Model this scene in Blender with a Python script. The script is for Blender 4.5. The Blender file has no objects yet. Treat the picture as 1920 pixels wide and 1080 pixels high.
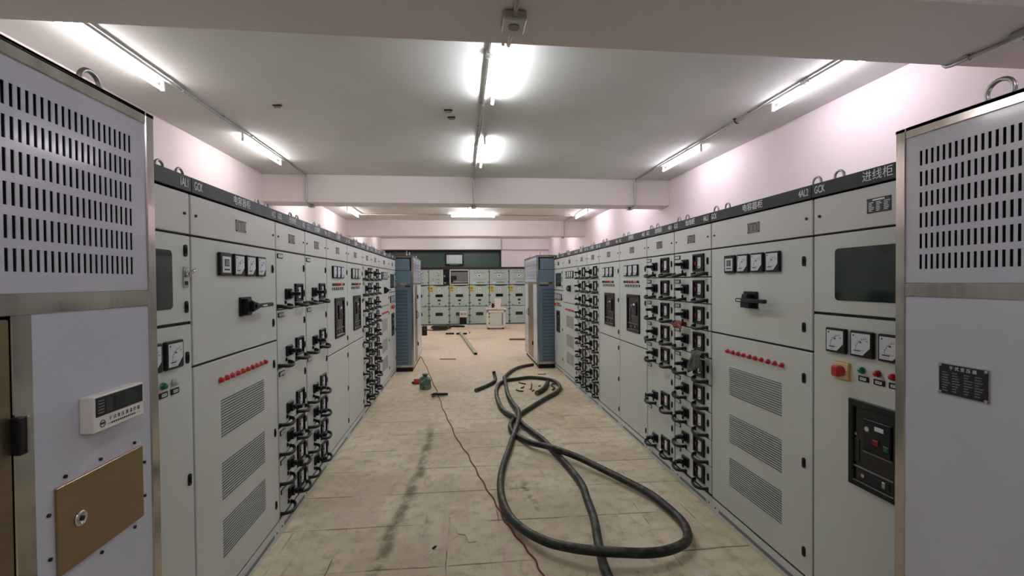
import bpy, math, random
from math import sin, cos, pi, sqrt, atan2
from mathutils import Vector, Matrix
random.seed(7)
scene = bpy.context.scene
COL = scene.collection

# ------------------------------------------------------------------ materials
def lin(c):
    return tuple(((v/255)/12.92 if v/255 <= .04045 else ((v/255+.055)/1.055)**2.4) for v in c)
MAT = {}
def mat(name, rgb, rough=.5, metal=0., emit=0., var=.06, scale=6., bump=0., bscale=200., spec=.5, coat=0., rvar=0., dirt=None, dscale=1.5, stretch=None, damt=.5):
    m = bpy.data.materials.new(name); m.use_nodes = True
    nt = m.node_tree; N = nt.nodes; L = nt.links
    b = N['Principled BSDF']
    c = lin(rgb)
    b.inputs['Roughness'].default_value = rough
    b.inputs['Metallic'].default_value = metal
    b.inputs['Specular IOR Level'].default_value = spec
    b.inputs['Coat Weight'].default_value = coat
    b.inputs['Coat Roughness'].default_value = .08
    tc = N.new('ShaderNodeTexCoord')
    src = tc.outputs['Object']
    if stretch:
        mp = N.new('ShaderNodeMapping'); mp.inputs['Scale'].default_value = stretch
        L.new(src, mp.inputs['Vector']); src = mp.outputs['Vector']
    nz = N.new('ShaderNodeTexNoise'); nz.inputs['Scale'].default_value = scale; nz.inputs['Detail'].default_value = 5
    L.new(src, nz.inputs['Vector'])
    rp = N.new('ShaderNodeMapRange')
    rp.inputs['From Min'].default_value = .25; rp.inputs['From Max'].default_value = .75
    rp.inputs['To Min'].default_value = 1-var; rp.inputs['To Max'].default_value = 1+var
    L.new(nz.outputs['Fac'], rp.inputs['Value'])
    mx = N.new('ShaderNodeMix'); mx.data_type = 'RGBA'; mx.blend_type = 'MULTIPLY'
    mx.inputs[0].default_value = 1.
    mx.inputs[6].default_value = (*c, 1)
    L.new(rp.outputs['Result'], mx.inputs[7])
    out = mx.outputs[2]
    if dirt:
        n2 = N.new('ShaderNodeTexNoise'); n2.inputs['Scale'].default_value = dscale; n2.inputs['Detail'].default_value = 8; n2.inputs['Roughness'].default_value = .65
        L.new(src, n2.inputs['Vector'])
        r2 = N.new('ShaderNodeMapRange'); r2.inputs['From Min'].default_value = .5; r2.inputs['From Max'].default_value = .75
        r2.inputs['To Min'].default_value = 0; r2.inputs['To Max'].default_value = damt
        L.new(n2.outputs['Fac'], r2.inputs['Value'])
        m2 = N.new('ShaderNodeMix'); m2.data_type = 'RGBA'
        L.new(r2.outputs['Result'], m2.inputs[0]); L.new(out, m2.inputs[6]); m2.inputs[7].default_value = (*lin(dirt), 1)
        out = m2.outputs[2]
    L.new(out, b.inputs['Base Color'])
    if rvar:
        r3 = N.new('ShaderNodeMapRange'); r3.inputs['To Min'].default_value = max(.02, rough-rvar); r3.inputs['To Max'].default_value = rough+rvar
        L.new(nz.outputs['Fac'], r3.inputs['Value']); L.new(r3.outputs['Result'], b.inputs['Roughness'])
    if bump:
        n3 = N.new('ShaderNodeTexNoise'); n3.inputs['Scale'].default_value = bscale; n3.inputs['Detail'].default_value = 3
        L.new(src, n3.inputs['Vector'])
        bp = N.new('ShaderNodeBump'); bp.inputs['Strength'].default_value = bump; bp.inputs['Distance'].default_value = .01
        L.new(n3.outputs['Fac'], bp.inputs['Height']); L.new(bp.outputs['Normal'], b.inputs['Normal'])
    if emit:
        b.inputs['Emission Color'].default_value = (*c, 1); b.inputs['Emission Strength'].default_value = emit
    MAT[name] = m
    return m

mat('paint', (202,207,199), .42, bump=.05, bscale=500, var=.03, scale=2)
mat('paint_top_bounce', (204,204,199), .42, bump=.05, bscale=500, var=.03, scale=2)  # same cabinet paint, pinker: light reflected off the wall put into the colour
mat('gasket', (38,38,36), .7)
mat('header', (18,29,32), .42, var=.1, scale=3, spec=.3)
mat('letter', (225,228,228), .5)
mat('black', (14,15,17), .42, var=.15, scale=30, spec=.35)
mat('black_gloss', (16,18,19), .18)
mat('navy', (15,18,27), .4, var=.15, scale=30, spec=.35)
mat('dgreen', (12,30,29), .38, spec=.35)
mat('glass_dark', (20,38,34), .08, spec=.7)
mat('face', (214,217,222), .35)
mat('ink', (40,42,46), .6)
mat('ink_soft', (120,122,126), .6)
mat('lamp_red', (190,24,28), .25, coat=.5)
mat('dull_red', (140,26,32), .4)
mat('button_green', (14,92,58), .4)
mat('lamp_green', (14,120,76), .25, coat=.5)
mat('lamp_dark', (52,40,34), .3)
mat('lamp_yellow', (196,150,40), .3)
mat('lamp_white', (215,215,208), .25, coat=.5)
mat('chrome', (205,205,203), .18, metal=1., var=.05)
mat('zinc', (176,176,174), .32, metal=.9, var=.12, scale=20)
mat('steel', (194,190,183), .14, metal=1., var=.12, scale=3, rvar=.08, stretch=(8,8,.6), bump=.02, bscale=3)
mat('brushed', (138,122,100), .36, metal=.9, var=.1, scale=8, stretch=(1,1,14), bump=.02, bscale=60)
mat('film', (196,199,210), .3, var=.03, scale=3, coat=.25, bump=.025, bscale=120)
mat('film_vent', (195,197,208), .2, var=.03, scale=3, coat=.5, bump=.05, bscale=5)
mat('blue_sheet', (112,136,154), .3, var=.05, scale=3, coat=.2)  # plain blue-grey for the end sheets
mat('blue_vent', (104,128,146), .36, var=.05, scale=3)
mat('void', (8,9,11), .8)
mat('cream', (232,226,218), .4, var=.02)
mat('tan_plate', (150,128,98), .32, metal=.75, var=.08, scale=3, rvar=.06, stretch=(1,1,10))
mat('nameplate', (120,124,116), .35, metal=.6)
mat('nameplate_black', (22,24,24), .35)
mat('wall', (236,222,222), .8, var=.02, scale=1.2, bump=.05, bscale=40)
mat('ceil', (204,204,199), .85, var=.06, scale=1.6, bump=.06, bscale=60)
mat('beam', (228,220,216), .85, var=.025, scale=.9, bump=.05, bscale=50)
mat('dark_wall', (62,82,74), .4, var=.08, scale=1)
mat('tube', (245,248,255), .3, emit=82.)
mat('tube_warm', (252,246,246), .3, emit=36.)
mat('tube_cool', (248,240,254), .3, emit=36.)
mat('batten', (228,226,228), .4)
mat('rubber', (17,20,16), .5, var=.35, scale=9, dirt=(120,108,88), dscale=7, bump=.25, bscale=35, damt=.45)
mat('rubber_cut', (120,84,60), .5)
mat('wire_red', (122,44,34), .5)
mat('yellow', (214,182,26), .5)
mat('yellow_plate', (206,176,70), .45)
mat('sw_cream', (224,196,160), .45)
mat('back_paint', (178,196,186), .42, var=.03, scale=2)
mat('rag', (96,100,96), .95, var=.3, scale=40, bump=.4, bscale=120)
mat('orange', (120,50,24), .7, var=.3, scale=60)
mat('bag_green', (70,108,84), .35, var=.7, scale=45, bump=.5, bscale=60, dirt=(205,210,196), dscale=13, damt=.9)
mat('red_plastic', (206,52,48), .35, var=.2, scale=20)
mat('plank', (176,176,150), .6, var=.12, scale=5, stretch=(6,1,6))
mat('white_plastic', (226,220,206), .45, var=.05)
mat('screen', (196,200,196), .12, var=.1, scale=5)
mat('cart_paint', (196,210,196), .4, var=.04)
mat('wood', (120,92,62), .6, var=.25, scale=8)
mat('paper', (222,208,186), .8, var=.06)
mat('gap', (24,26,24), .8)

def add_dust(m, rgb, amt):
    nt=m.node_tree; N=nt.nodes; L=nt.links; b=N['Principled BSDF']
    src=b.inputs['Base Color'].links[0].from_socket
    g=N.new('ShaderNodeNewGeometry'); sp=N.new('ShaderNodeSeparateXYZ'); L.new(g.outputs['True Normal'],sp.inputs[0])
    tc=N.new('ShaderNodeTexCoord'); nz=N.new('ShaderNodeTexNoise'); nz.inputs['Scale'].default_value=11; nz.inputs['Detail'].default_value=8; nz.inputs['Roughness'].default_value=.7; L.new(tc.outputs['Object'],nz.inputs['Vector'])
    a=N.new('ShaderNodeMapRange'); a.inputs['From Min'].default_value=.45; a.inputs['From Max'].default_value=1.; L.new(sp.outputs[2],a.inputs['Value'])
    c=N.new('ShaderNodeMapRange'); c.inputs['From Min'].default_value=.42; c.inputs['From Max'].default_value=.62; c.inputs['To Max'].default_value=amt; L.new(nz.outputs['Fac'],c.inputs['Value'])
    mu=N.new('ShaderNodeMath'); mu.operation='MULTIPLY'; L.new(a.outputs[0],mu.inputs[0]); L.new(c.outputs[0],mu.inputs[1])
    mx=N.new('ShaderNodeMix'); mx.data_type='RGBA'; L.new(mu.outputs[0],mx.inputs[0]); L.new(src,mx.inputs[6]); mx.inputs[7].default_value=(*lin(rgb),1)
    L.new(mx.outputs[2],b.inputs['Base Color'])
add_dust(MAT['rubber'],(122,116,98),.65)

def floor_material():
    m = bpy.data.materials.new('floor_concrete'); m.use_nodes = True
    nt = m.node_tree; N = nt.nodes; L = nt.links; b = N['Principled BSDF']
    tc = N.new('ShaderNodeTexCoord'); P = tc.outputs['Object']
    sp = N.new('ShaderNodeSeparateXYZ'); L.new(P, sp.inputs[0])
    def M(op, a, c=None, d=None, clamp=False):
        n = N.new('ShaderNodeMath'); n.operation = op; n.use_clamp = clamp
        for i, v in enumerate((a, c, d)):
            if v is None: continue
            if isinstance(v, (int, float)): n.inputs[i].default_value = v
            else: L.new(v, n.inputs[i])
        return n.outputs[0]
    def noise(scale, detail=6, rough=.6, st=None):
        n = N.new('ShaderNodeTexNoise'); n.inputs['Scale'].default_value = scale; n.inputs['Detail'].default_value = detail; n.inputs['Roughness'].default_value = rough
        if st:
            mp = N.new('ShaderNodeMapping'); mp.inputs['Scale'].default_value = st; L.new(P, mp.inputs['Vector']); L.new(mp.outputs[0], n.inputs['Vector'])
        else: L.new(P, n.inputs['Vector'])
        return n.outputs['Fac']
    def ramp(v, a, c, lo=0., hi=1.):
        n = N.new('ShaderNodeMapRange'); n.interpolation_type = 'SMOOTHSTEP'
        for k, x in zip(('From Min','From Max','To Min','To Max'), (a,c,lo,hi)): n.inputs[k].default_value = x
        L.new(v, n.inputs['Value']); return n.outputs['Result']
    def mix(f, a, c):
        n = N.new('ShaderNodeMix'); n.data_type = 'RGBA'
        if isinstance(f, (int,float)): n.inputs[0].default_value = f
        else: L.new(f, n.inputs[0])
        for i, v in ((6,a),(7,c)):
            if isinstance(v, tuple): n.inputs[i].default_value = (*lin(v),1)
            else: L.new(v, n.inputs[i])
        return n.outputs[2]
    X, Y = sp.outputs[0], sp.outputs[1]
    base = mix(ramp(noise(1.1, 8, .65), .3, .7), (200,184,153), (240,226,201))
    base = mix(ramp(noise(9, 8, .7), .45, .75, 0, .7), base, (158,139,110))
    # base colour gets paler towards the far half of the hall
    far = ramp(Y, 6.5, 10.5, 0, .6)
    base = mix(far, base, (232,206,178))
    # long scuffs dragged along the aisle, and wide dirty areas
    base = mix(ramp(noise(5, 6, .65, (3.2, .5, 1)), .56, .74, 0, .45), base, (140,124,100))
    base = mix(ramp(noise(.55, 5, .6), .52, .72, 0, .5), base, (164,148,122))
    base = mix(ramp(noise(3.1, 7, .7, (1,2.4,1)), .60, .74, 0, .5), base, (240,226,204))
    # dusty pale patches left by lifted boards
    def patch(x0, x1, y0, y1, seed):
        a = M('MULTIPLY', ramp(X, x0-.015, x0+.015), ramp(X, x1+.015, x1-.015))
        c = M('MULTIPLY', ramp(Y, y0-.03, y0+.03), ramp(Y, y1+.03, y1-.03))
        return M('MULTIPLY', M('MULTIPLY', a, c), ramp(noise(4+seed, 5), .3, .6, .15, .6))
    for i, q in enumerate(((-.15,-.08,2.7,3.8),(-.06,.05,3.35,3.8),(-.42,-.22,2.5,3.2),(-.95,-.62,3.4,4.2),(.24,.30,2.5,3.4),(.1,.5,5.2,5.7),(-.9,-.3,5.6,6.6))):
        base = mix(patch(*q, i), base, (206,188,168))
    # formwork joints across the floor about every half metre
    wob = M('MULTIPLY', M('SUBTRACT', noise(1.3, 3), .5), .05)
    yy = M('ADD', M('ADD', Y, M('MULTIPLY', X, .02)), wob)
    fr = M('ABSOLUTE', M('SUBTRACT', M('FRACT', M('DIVIDE', M('SUBTRACT', yy, 2.59), .503)), .5))
    joint = ramp(fr, .018, .006)
    joint = M('MULTIPLY', joint, ramp(noise(1.7, 4), .42, .56))
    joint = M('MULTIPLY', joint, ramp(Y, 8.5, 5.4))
    xf = M('ABSOLUTE', M('SUBTRACT', M('FRACT', M('DIVIDE', M('SUBTRACT', M('ADD', X, wob), .075), .36)), .5))
    jx = M('MULTIPLY', ramp(xf, .016, .006), M('MULTIPLY', ramp(noise(2.3, 4), .5, .62), ramp(Y, 4.2, 3.2)))
    jj = M('MAXIMUM', joint, jx)
    base = mix(M('MULTIPLY', jj, .75), base, (84,72,56))
    # dark drag mark
    xs = M('ADD', -.37, M('MULTIPLY', M('MINIMUM', M('SUBTRACT', Y, 4.5), 0), .1))
    d = M('ABSOLUTE', M('ADD', M('SUBTRACT', X, xs), M('MULTIPLY', M('SUBTRACT', noise(3,4), .5), .12)))
    st = M('MULTIPLY', ramp(d, .07, .01), M('MULTIPLY', ramp(noise(5,6,.7), .34, .56), M('MULTIPLY', ramp(Y, 2.0, 2.3), ramp(Y, 5.9, 5.2))))
    base = mix(M('MULTIPLY', st, .75), base, (92,80,62))
    d2 = M('ABSOLUTE', M('ADD', M('SUBTRACT', X, .55), M('MULTIPLY', M('SUBTRACT', noise(5,5), .5), .3)))
    s2 = M('MULTIPLY', ramp(d2, .05, .0), M('MULTIPLY', ramp(noise(9,6,.7), .45, .6), M('MULTIPLY', ramp(Y, 3.3, 3.5), ramp(Y, 4.1, 3.9))))
    base = mix(M('MULTIPLY', s2, .6), base, (88,78,66))
    # small debris speckle
    base = mix(ramp(noise(38, 3, .5), .70, .76, 0, .5), base, (96,80,62))
    L.new(base, b.inputs['Base Color'])
    rg = ramp(noise(2.2, 5), .3, .7, .55, .85); L.new(rg, b.inputs['Roughness'])
    b.inputs['Specular IOR Level'].default_value = .35
    h = M('SUBTRACT', M('MULTIPLY', noise(14, 7, .7), .6), M('MULTIPLY', jj, .8))
    bp = N.new('ShaderNodeBump'); bp.inputs['Strength'].default_value = .35; bp.inputs['Distance'].default_value = .02
    L.new(h, bp.inputs['Height']); L.new(bp.outputs[0], b.inputs['Normal'])
    MAT['floor'] = m
floor_material()

# ------------------------------------------------------------------ mesh builder
class MB:
    def __init__(s): s.v=[]; s.f=[]; s.m=[]; s.sm=[]
    def add(s, vs, fs, m, smooth=False):
        o=len(s.v); s.v += [tuple(v) for v in vs]
        for f in fs: s.f.append(tuple(i+o for i in f)); s.m.append(m); s.sm.append(smooth)
        return s
    def box(s, x0,x1,y0,y1,z0,z1, m, c=0.):
        if x0>x1: x0,x1=x1,x0
        if y0>y1: y0,y1=y1,y0
        if z0>z1: z0,z1=z1,z0
        if c<=0:
            vs=[(x,y,z) for x in (x0,x1) for y in (y0,y1) for z in (z0,z1)]
            return s.add(vs,[(0,1,3,2),(4,6,7,5),(0,4,5,1),(2,3,7,6),(0,2,6,4),(1,5,7,3)],m)
        c=min(c,(x1-x0)*.49,(y1-y0)*.49,(z1-z0)*.49)
        vs=[]; idx={}
        for i,x in enumerate((x0,x1)):
            for j,y in enumerate((y0,y1)):
                for k,z in enumerate((z0,z1)):
                    dx=c if i==0 else -c; dy=c if j==0 else -c; dz=c if k==0 else -c
                    idx[i,j,k]=len(vs)
                    vs += [(x,y+dy,z+dz),(x+dx,y,z+dz),(x+dx,y+dy,z)]
        g=lambda i,j,k,a: idx[i,j,k]+a
        fs=[]
        for i in (0,1):
            q=[g(i,0,0,0),g(i,0,1,0),g(i,1,1,0),g(i,1,0,0)]; fs.append(q if i==0 else q[::-1])
            q=[g(0,i,0,1),g(1,i,0,1),g(1,i,1,1),g(0,i,1,1)]; fs.append(q if i==0 else q[::-1])
            q=[g(0,0,i,2),g(0,1,i,2),g(1,1,i,2),g(1,0,i,2)]; fs.append(q if i==0 else q[::-1])
        for a in (0,1):
            for b2 in (0,1):
                q=[g(0,a,b2,1),g(1,a,b2,1),g(1,a,b2,2),g(0,a,b2,2)]; fs.append(q if a==b2 else q[::-1])
                q=[g(a,0,b2,0),g(a,0,b2,2),g(a,1,b2,2),g(a,1,b2,0)]; fs.append(q if a!=b2 else q[::-1])
                q=[g(a,b2,0,0),g(a,b2,1,0),g(a,b2,1,1),g(a,b2,0,1)]; fs.append(q if a==b2 else q[::-1])
        for i in (0,1):
            for j in (0,1):
                for k in (0,1):
                    q=[g(i,j,k,0),g(i,j,k,1),g(i,j,k,2)]; fs.append(q if (i+j+k)%2==0 else q[::-1])
        return s.add(vs,fs,m)
    def prism(s, pts, axis, a0, a1, m, smooth=False):
        """polygon pts (p,q) extruded along axis from a0 to a1"""
        def mk(p,q,a):
            return {'x':(a,p,q),'y':(p,a,q),'z':(p,q,a)}[axis]
        n=len(pts)
        vs=[mk(p,q,a0) for p,q in pts]+[mk(p,q,a1) for p,q in pts]
        fs=[tuple(range(n))[::-1],tuple(range(n,2*n))]
        s.add(vs,fs,m)
        o=len(s.v)-2*n
        for i in range(n):
            j=(i+1)%n; s.f.append((o+i,o+j,o+n+j,o+n+i)); s.m.append(m); s.sm.append(smooth)
        return s
    def cyl(s, c, axis, r, h, m, seg=16, r2=None, smooth=True):
        """cylinder starting at c, extending h along axis"""
        r2=r if r2 is None else r2
        d={'x':Vector((1,0,0)),'y':Vector((0,1,0)),'z':Vector((0,0,1))}[axis] if isinstance(axis,str) else Vector(axis).normalized()
        u=d.orthogonal().normalized(); w=d.cross(u); c=Vector(c)
        vs=[]
        for k,(a,rr) in enumerate(((0,r),(h,r2))):
            for i in range(seg):
                t=2*pi*i/seg; vs.append(c+d*a+(u*cos(t)+w*sin(t))*rr)
        s.add(vs,[tuple(range(seg))[::-1],tuple(range(seg,2*seg))],m)
        o=len(s.v)-2*seg
        for i in range(seg):
            j=(i+1)%seg; s.f.append((o+i,o+j,o+seg+j,o+seg+i)); s.m.append(m); s.sm.append(smooth)
        return s
    def lathe(s, prof, m, c=(0,0,0), axis='z', seg=20, smooth=True):
        """profile (r,h) around axis"""
        d={'x':Vector((1,0,0)),'y':Vector((0,-1,0)),'z':Vector((0,0,1))}[axis]
        u=d.orthogonal().normalized(); w=d.cross(u); c=Vector(c); vs=[]
        for r,h in prof:
            for i in range(seg):
                t=2*pi*i/seg; vs.append(c+d*h+(u*cos(t)+w*sin(t))*max(r,1e-4))
        fs=[]
        for k in range(len(prof)-1):
            for i in range(seg):
                j=(i+1)%seg; fs.append((k*seg+i,k*seg+j,(k+1)*seg+j,(k+1)*seg+i))
        s.add(vs,fs,m,smooth)
        return s
    def tube(s, pts, r, m, seg=10, cap=None, rf=None, flat=1.):
        P=[Vector(p) for p in pts]; n=len(P); vs=[]
        up=None
        for i in range(n):
            t=(P[min(i+1,n-1)]-P[max(i-1,0)]).normalized()
            if up is None: up=t.orthogonal().normalized() if abs(t.z)>.9 else Vector((0,0,1))
            up=(up-t*up.dot(t)).normalized(); w=t.cross(up)
            rr=r*(rf(i/(n-1)) if rf else 1.)
            for k in range(seg):
                a=2*pi*k/seg; vs.append(P[i]+up*cos(a)*rr*flat+w*sin(a)*rr)
        fs=[]
        for i in range(n-1):
            for k in range(seg):
                j=(k+1)%seg; fs.append((i*seg+k,i*seg+j,(i+1)*seg+j,(i+1)*seg+k))
        o=len(s.v); s.add(vs,fs,m,True)
        cm=cap or m
        s.f.append(tuple(o+k for k in range(seg))[::-1]); s.m.append(cm); s.sm.append(False)
        s.f.append(tuple(o+(n-1)*seg+k for k in range(seg))); s.m.append(cm); s.sm.append(False)
        return s
    def torus(s, c, axis, R, r, m, seg=20, sg=8):
        d={'x':Vector((1,0,0)),'y':Vector((0,1,0)),'z':Vector((0,0,1))}[axis]
        u=d.orthogonal().normalized(); w=d.cross(u); c=Vector(c); vs=[]; fs=[]
        for i in range(seg):
            t=2*pi*i/seg; e=u*cos(t)+w*sin(t)
            for k in range(sg):
                a=2*pi*k/sg; vs.append(c+e*(R+r*cos(a))+d*r*sin(a))
        for i in range(seg):
            for k in range(sg):
                i2=(i+1)%seg; k2=(k+1)%sg; fs.append((i*sg+k,i2*sg+k,i2*sg+k2,i*sg+k2))
        return s.add(vs,fs,m,True)
    def mesh(s, name):
        me=bpy.data.meshes.new(name); me.from_pydata(s.v,[],s.f)
        names=[]
        for a in s.m:
            if a not in names: names.append(a)
        for a in names: me.materials.append(MAT[a])
        ix={a:i for i,a in enumerate(names)}
        me.polygons.foreach_set('material_index',[ix[a] for a in s.m])
        me.polygons.foreach_set('use_smooth',s.sm)
        me.update()
        return me

def catmull(pts, n=8, closed=False):
    P=[Vector(p) for p in pts]; out=[]
    for i in range(len(P)-1):
        p0=P[max(i-1,0)]; p1=P[i]; p2=P[i+1]; p3=P[min(i+2,len(P)-1)]
        for k in range(n):
            t=k/n
            out.append(.5*((2*p1)+(p2-p0)*t+(2*p0-5*p1+4*p2-p3)*t*t+(3*p1-p0-3*p2+p3)*t**3))
    out.append(P[-1]); return out

def thing(name, label, cat, loc=(0,0,0), rz=0., group=None):
    o=bpy.data.objects.new(name,None); COL.objects.link(o); o.empty_display_size=.1
    o.location=loc; o.rotation_euler=(0,0,rz); o['label']=label; o['category']=cat
    if group: o['group']=group
    return o
def part(name, m, parent=None, loc=(0,0,0), rot=(0,0,0), label=None):
    me=m.mesh(name) if isinstance(m,MB) else m
    o=bpy.data.objects.new(name,me); COL.objects.link(o); o.parent=parent
    o.location=loc; o.rotation_euler=rot
    if label: o['label']=label
    return o
def solo(name, m, label, cat, loc=(0,0,0), rot=(0,0,0), group=None, kind=None):
    o=part(name,m,None,loc,rot); o['label']=label; o['category']=cat
    if group: o['group']=group
    if kind: o['kind']=kind
    return o
def struct(name, m, parent=None):
    o=part(name,m,parent); o['kind']='structure'; return o

_txt={}
def text_mesh(s, size, m, depth=.0008, sx=1.):
    """flat raised lettering standing in the XZ plane, facing -Y, centred on the origin"""
    key=(s,size,m,sx)
    if key in _txt: return _txt[key]
    c=bpy.data.curves.new('lettering','FONT'); c.body=s; c.size=size; c.align_x='CENTER'; c.align_y='CENTER'; c.extrude=depth; c.resolution_u=2
    o=bpy.data.objects.new('lettering_tmp',c); COL.objects.link(o); bpy.context.view_layer.update()
    dg=bpy.context.evaluated_depsgraph_get()
    me=bpy.data.meshes.new_from_object(o.evaluated_get(dg))
    bpy.data.objects.remove(o); bpy.data.curves.remove(c)
    me.transform(Matrix.Scale(sx,4,(1,0,0))); me.transform(Matrix.Rotation(pi/2,4,'X'))
    me.materials.clear(); me.materials.append(MAT[m]); me.name='lettering'
    _txt[key]=me; return me
def join_meshes(items, name):
    """items: (mesh, offset); one mesh out, same material"""
    v=[];f=[];mt=None
    for me,off in items:
        o=len(v); v+=[tuple(x.co+Vector(off)) for x in me.vertices]; f+=[tuple(i+o for i in p.vertices) for p in me.polygons]; mt=me.materials[0]
    r=bpy.data.meshes.new(name); r.from_pydata(v,[],f); r.materials.append(mt); r.update(); return r

# ------------------------------------------------------------------ shared component meshes (front faces -Y, origin on the door face)
def latch_mesh():
    b=MB(); pts=[]
    for i in range(16):
        t=2*pi*i/16; pts.append((.0115*cos(t),.016*(1 if sin(t)>0 else -1)*(1 if abs(sin(t))>.01 else 0)+.0115*sin(t)))
    b.prism(pts,'y',-.006,0,'black'); b.box(-.004,.004,-.010,-.006,-.014,.014,'black_gloss',.002); return b.mesh('latch')
LATCH=latch_mesh()
def meter_mesh(digital=False):
    s=.061; b=MB()
    b.box(-s,s,-.018,0,-s,s,'black',.004)
    if digital:
        b.box(-.044,.044,-.020,-.018,-.046,.040,'face',.001)
        b.box(-.024,.024,-.022,-.020,-.012,.026,'black_gloss',.001)
        b.box(-.019,.019,-.0228,-.022,-.008,.022,'ink_soft')
        for x in (-.022,-.0075,.0075,.022): b.box(x-.005,x+.005,-.022,-.020,-.033,-.025,'ink')
        return b.mesh('controller')
    f=.050
    b.prism([(-f,-f),(.012,-f),(f,-.014),(f,f),(-f,f)],'y',-.0195,-.018,'face')
    for i in range(9):
        t=pi*(.5+.5*i/8); cx,cz=.030,-.030; r0,r1=.056,.063 if i%2==0 else .060
        a=MB(); x=cx+cos(t)*(r0+r1)/2; z=cz+sin(t)*(r0+r1)/2
        b.prism([(cx+cos(t-.016)*r0,cz+sin(t-.016)*r0),(cx+cos(t+.016)*r0,cz+sin(t+.016)*r0),(cx+cos(t+.016)*r1,cz+sin(t+.016)*r1),(cx+cos(t-.016)*r1,cz+sin(t-.016)*r1)],'y',-.0200,-.0195,'ink')
    for i in range(16):
        t0=pi*(.5+.5*i/16); t1=pi*(.5+.5*(i+1)/16)
        b.prism([(cx+cos(t)*r,cz+sin(t)*r) for t,r in ((t0,.055),(t1,.055),(t1,.0562),(t0,.0562))],'y',-.0199,-.0195,'ink')
    t=pi*.96
    b.prism([(cx+cos(t)*.012,cz+sin(t)*.012-.0008),(cx+cos(t)*.05,cz+sin(t)*.05-.0004),(cx+cos(t)*.05,cz+sin(t)*.05+.0004),(cx+cos(t)*.012,cz+sin(t)*.012+.0008)],'y',-.0203,-.0199,'ink')
    b.box(-.036,.000,-.0200,-.0195,-.034,-.029,'ink'); b.box(-.030,-.004,-.0200,-.0195,-.043,-.041,'ink_soft')
    b.box(-.042,-.034,-.0200,-.0195,.036,.043,'ink'); b.box(.028,.040,-.0200,-.0195,.014,.018,'ink_soft'); b.box(-.004,.006,-.02,-.0195,.006,.013,'ink')
    return b.mesh('panel_meter')
METER=meter_mesh(); CONTROLLER=meter_mesh(True)
def lamp_mesh(m):
    b=MB(); b.lathe([(.0,.0),(.016,.0),(.016,.006),(.013,.008),(.013,.016),(.010,.021),(.004,.0235),(.0,.024)],m,axis='y',seg=14)
    b.cyl((0,0,0),(0,-1,0),.0165,.004,'zinc',14); return b.mesh('indicator_lamp')
LAMP={k:lamp_mesh(k) for k in ('lamp_red','lamp_green','lamp_dark','lamp_yellow','lamp_white')}
def tag_mesh(w=.098,h=.034):
    b=MB(); b.box(-w/2,w/2,-.005,0,-h/2,h/2,'black',.002); b.box(-w/2+.012,w/2-.012,-.0065,-.005,-h/2+.007,h/2-.007,'face'); 
    b.box(-w*.2,-w*.02,-.0068,-.0065,-.002,.003,'ink_soft'); b.box(w*.04,w*.2,-.0068,-.0065,-.002,.003,'ink_soft'); return b.mesh('name_tag')
TAG=tag_mesh(); TAG_S=tag_mesh(.056,.026)
def breaker_mesh():
    b=MB(); w,h=.0815,.069
    # frame of four bars round a recessed moulded front
    b.box(-w,w,-.016,0,h-.016,h,'navy',.003); b.box(-w,w,-.016,0,-h,-h+.012,'navy',.003)
    b.box(-w,-w+.014,-.016,0,-h,h,'navy',.003); b.box(w-.014,w,-.016,0,-h,h,'navy',.003)
    b.box(-w+.014,w-.014,-.004,0,-h+.012,h-.016,'black')
    b.prism([(-.008,-.044),(.028,-.044),(.036,-.030),(.036,.040),(-.008,.040)],'y',-.010,-.004,'face')
    b.box(-.002,.012,-.0105,-.010,.018,.024,'ink_soft'); b.box(.0,.022,-.0105,-.010,-.034,-.026,'lamp_green')
    b.box(-.056,-.036,-.012,-.004,-.018,.012,'dull_red',.003); b.box(-.052,-.040,-.022,-.012,.010,.022,'black',.003)
    return b.mesh('circuit_breaker')
BREAKER=breaker_mesh()
def switch_mesh():
    b=MB(); b.box(-.055,.055,-.016,0,-.039,.039,'black',.005)
    b.prism([(-.020,-.030),(.020,-.030),(.026,-.010),(.026,.016),(.012,.030),(-.012,.030),(-.026,.016),(-.026,-.010)],'y',-.034,-.016,'navy')
    b.box(-.017,.017,-.095,-.034,-.012,.012,'black',.004); b.box(-.012,.012,-.036,-.034,.016,.024,'face')
    b.box(-.03,.03,-.060,-.040,-.013,.013,'navy',.004)
    return b.mesh('rotary_switch')
SWITCH=switch_mesh()
def pull_mesh(w=.19):
    b=MB(); pts=catmull([(-w/2,0,.004),(-w/2+.012,-.028,.002),(-w/4,-.050,-.006),(0,-.056,-.010),(w/4,-.050,-.006),(w/2-.012,-.028,.002),(w/2,0,.004)],4)
    b.tube(pts,.0115,'black',8,flat=1.1); b.box(-w/2-.012,-w/2+.012,-.004,0,-.014,.018,'black',.002); b.box(w/2-.012,w/2+.012,-.004,0,-.014,.018,'black',.002)
    return b.mesh('pull_handle')
PULL=pull_mesh()
def key_mesh():
    b=MB(); b.box(-.009,.009,-.006,0,-.014,.014,'black',.002); b.box(-.003,.003,-.012,-.006,-.009,.009,'dgreen',.001); return b.mesh('interlock_button')
KEY=key_mesh()
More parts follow.
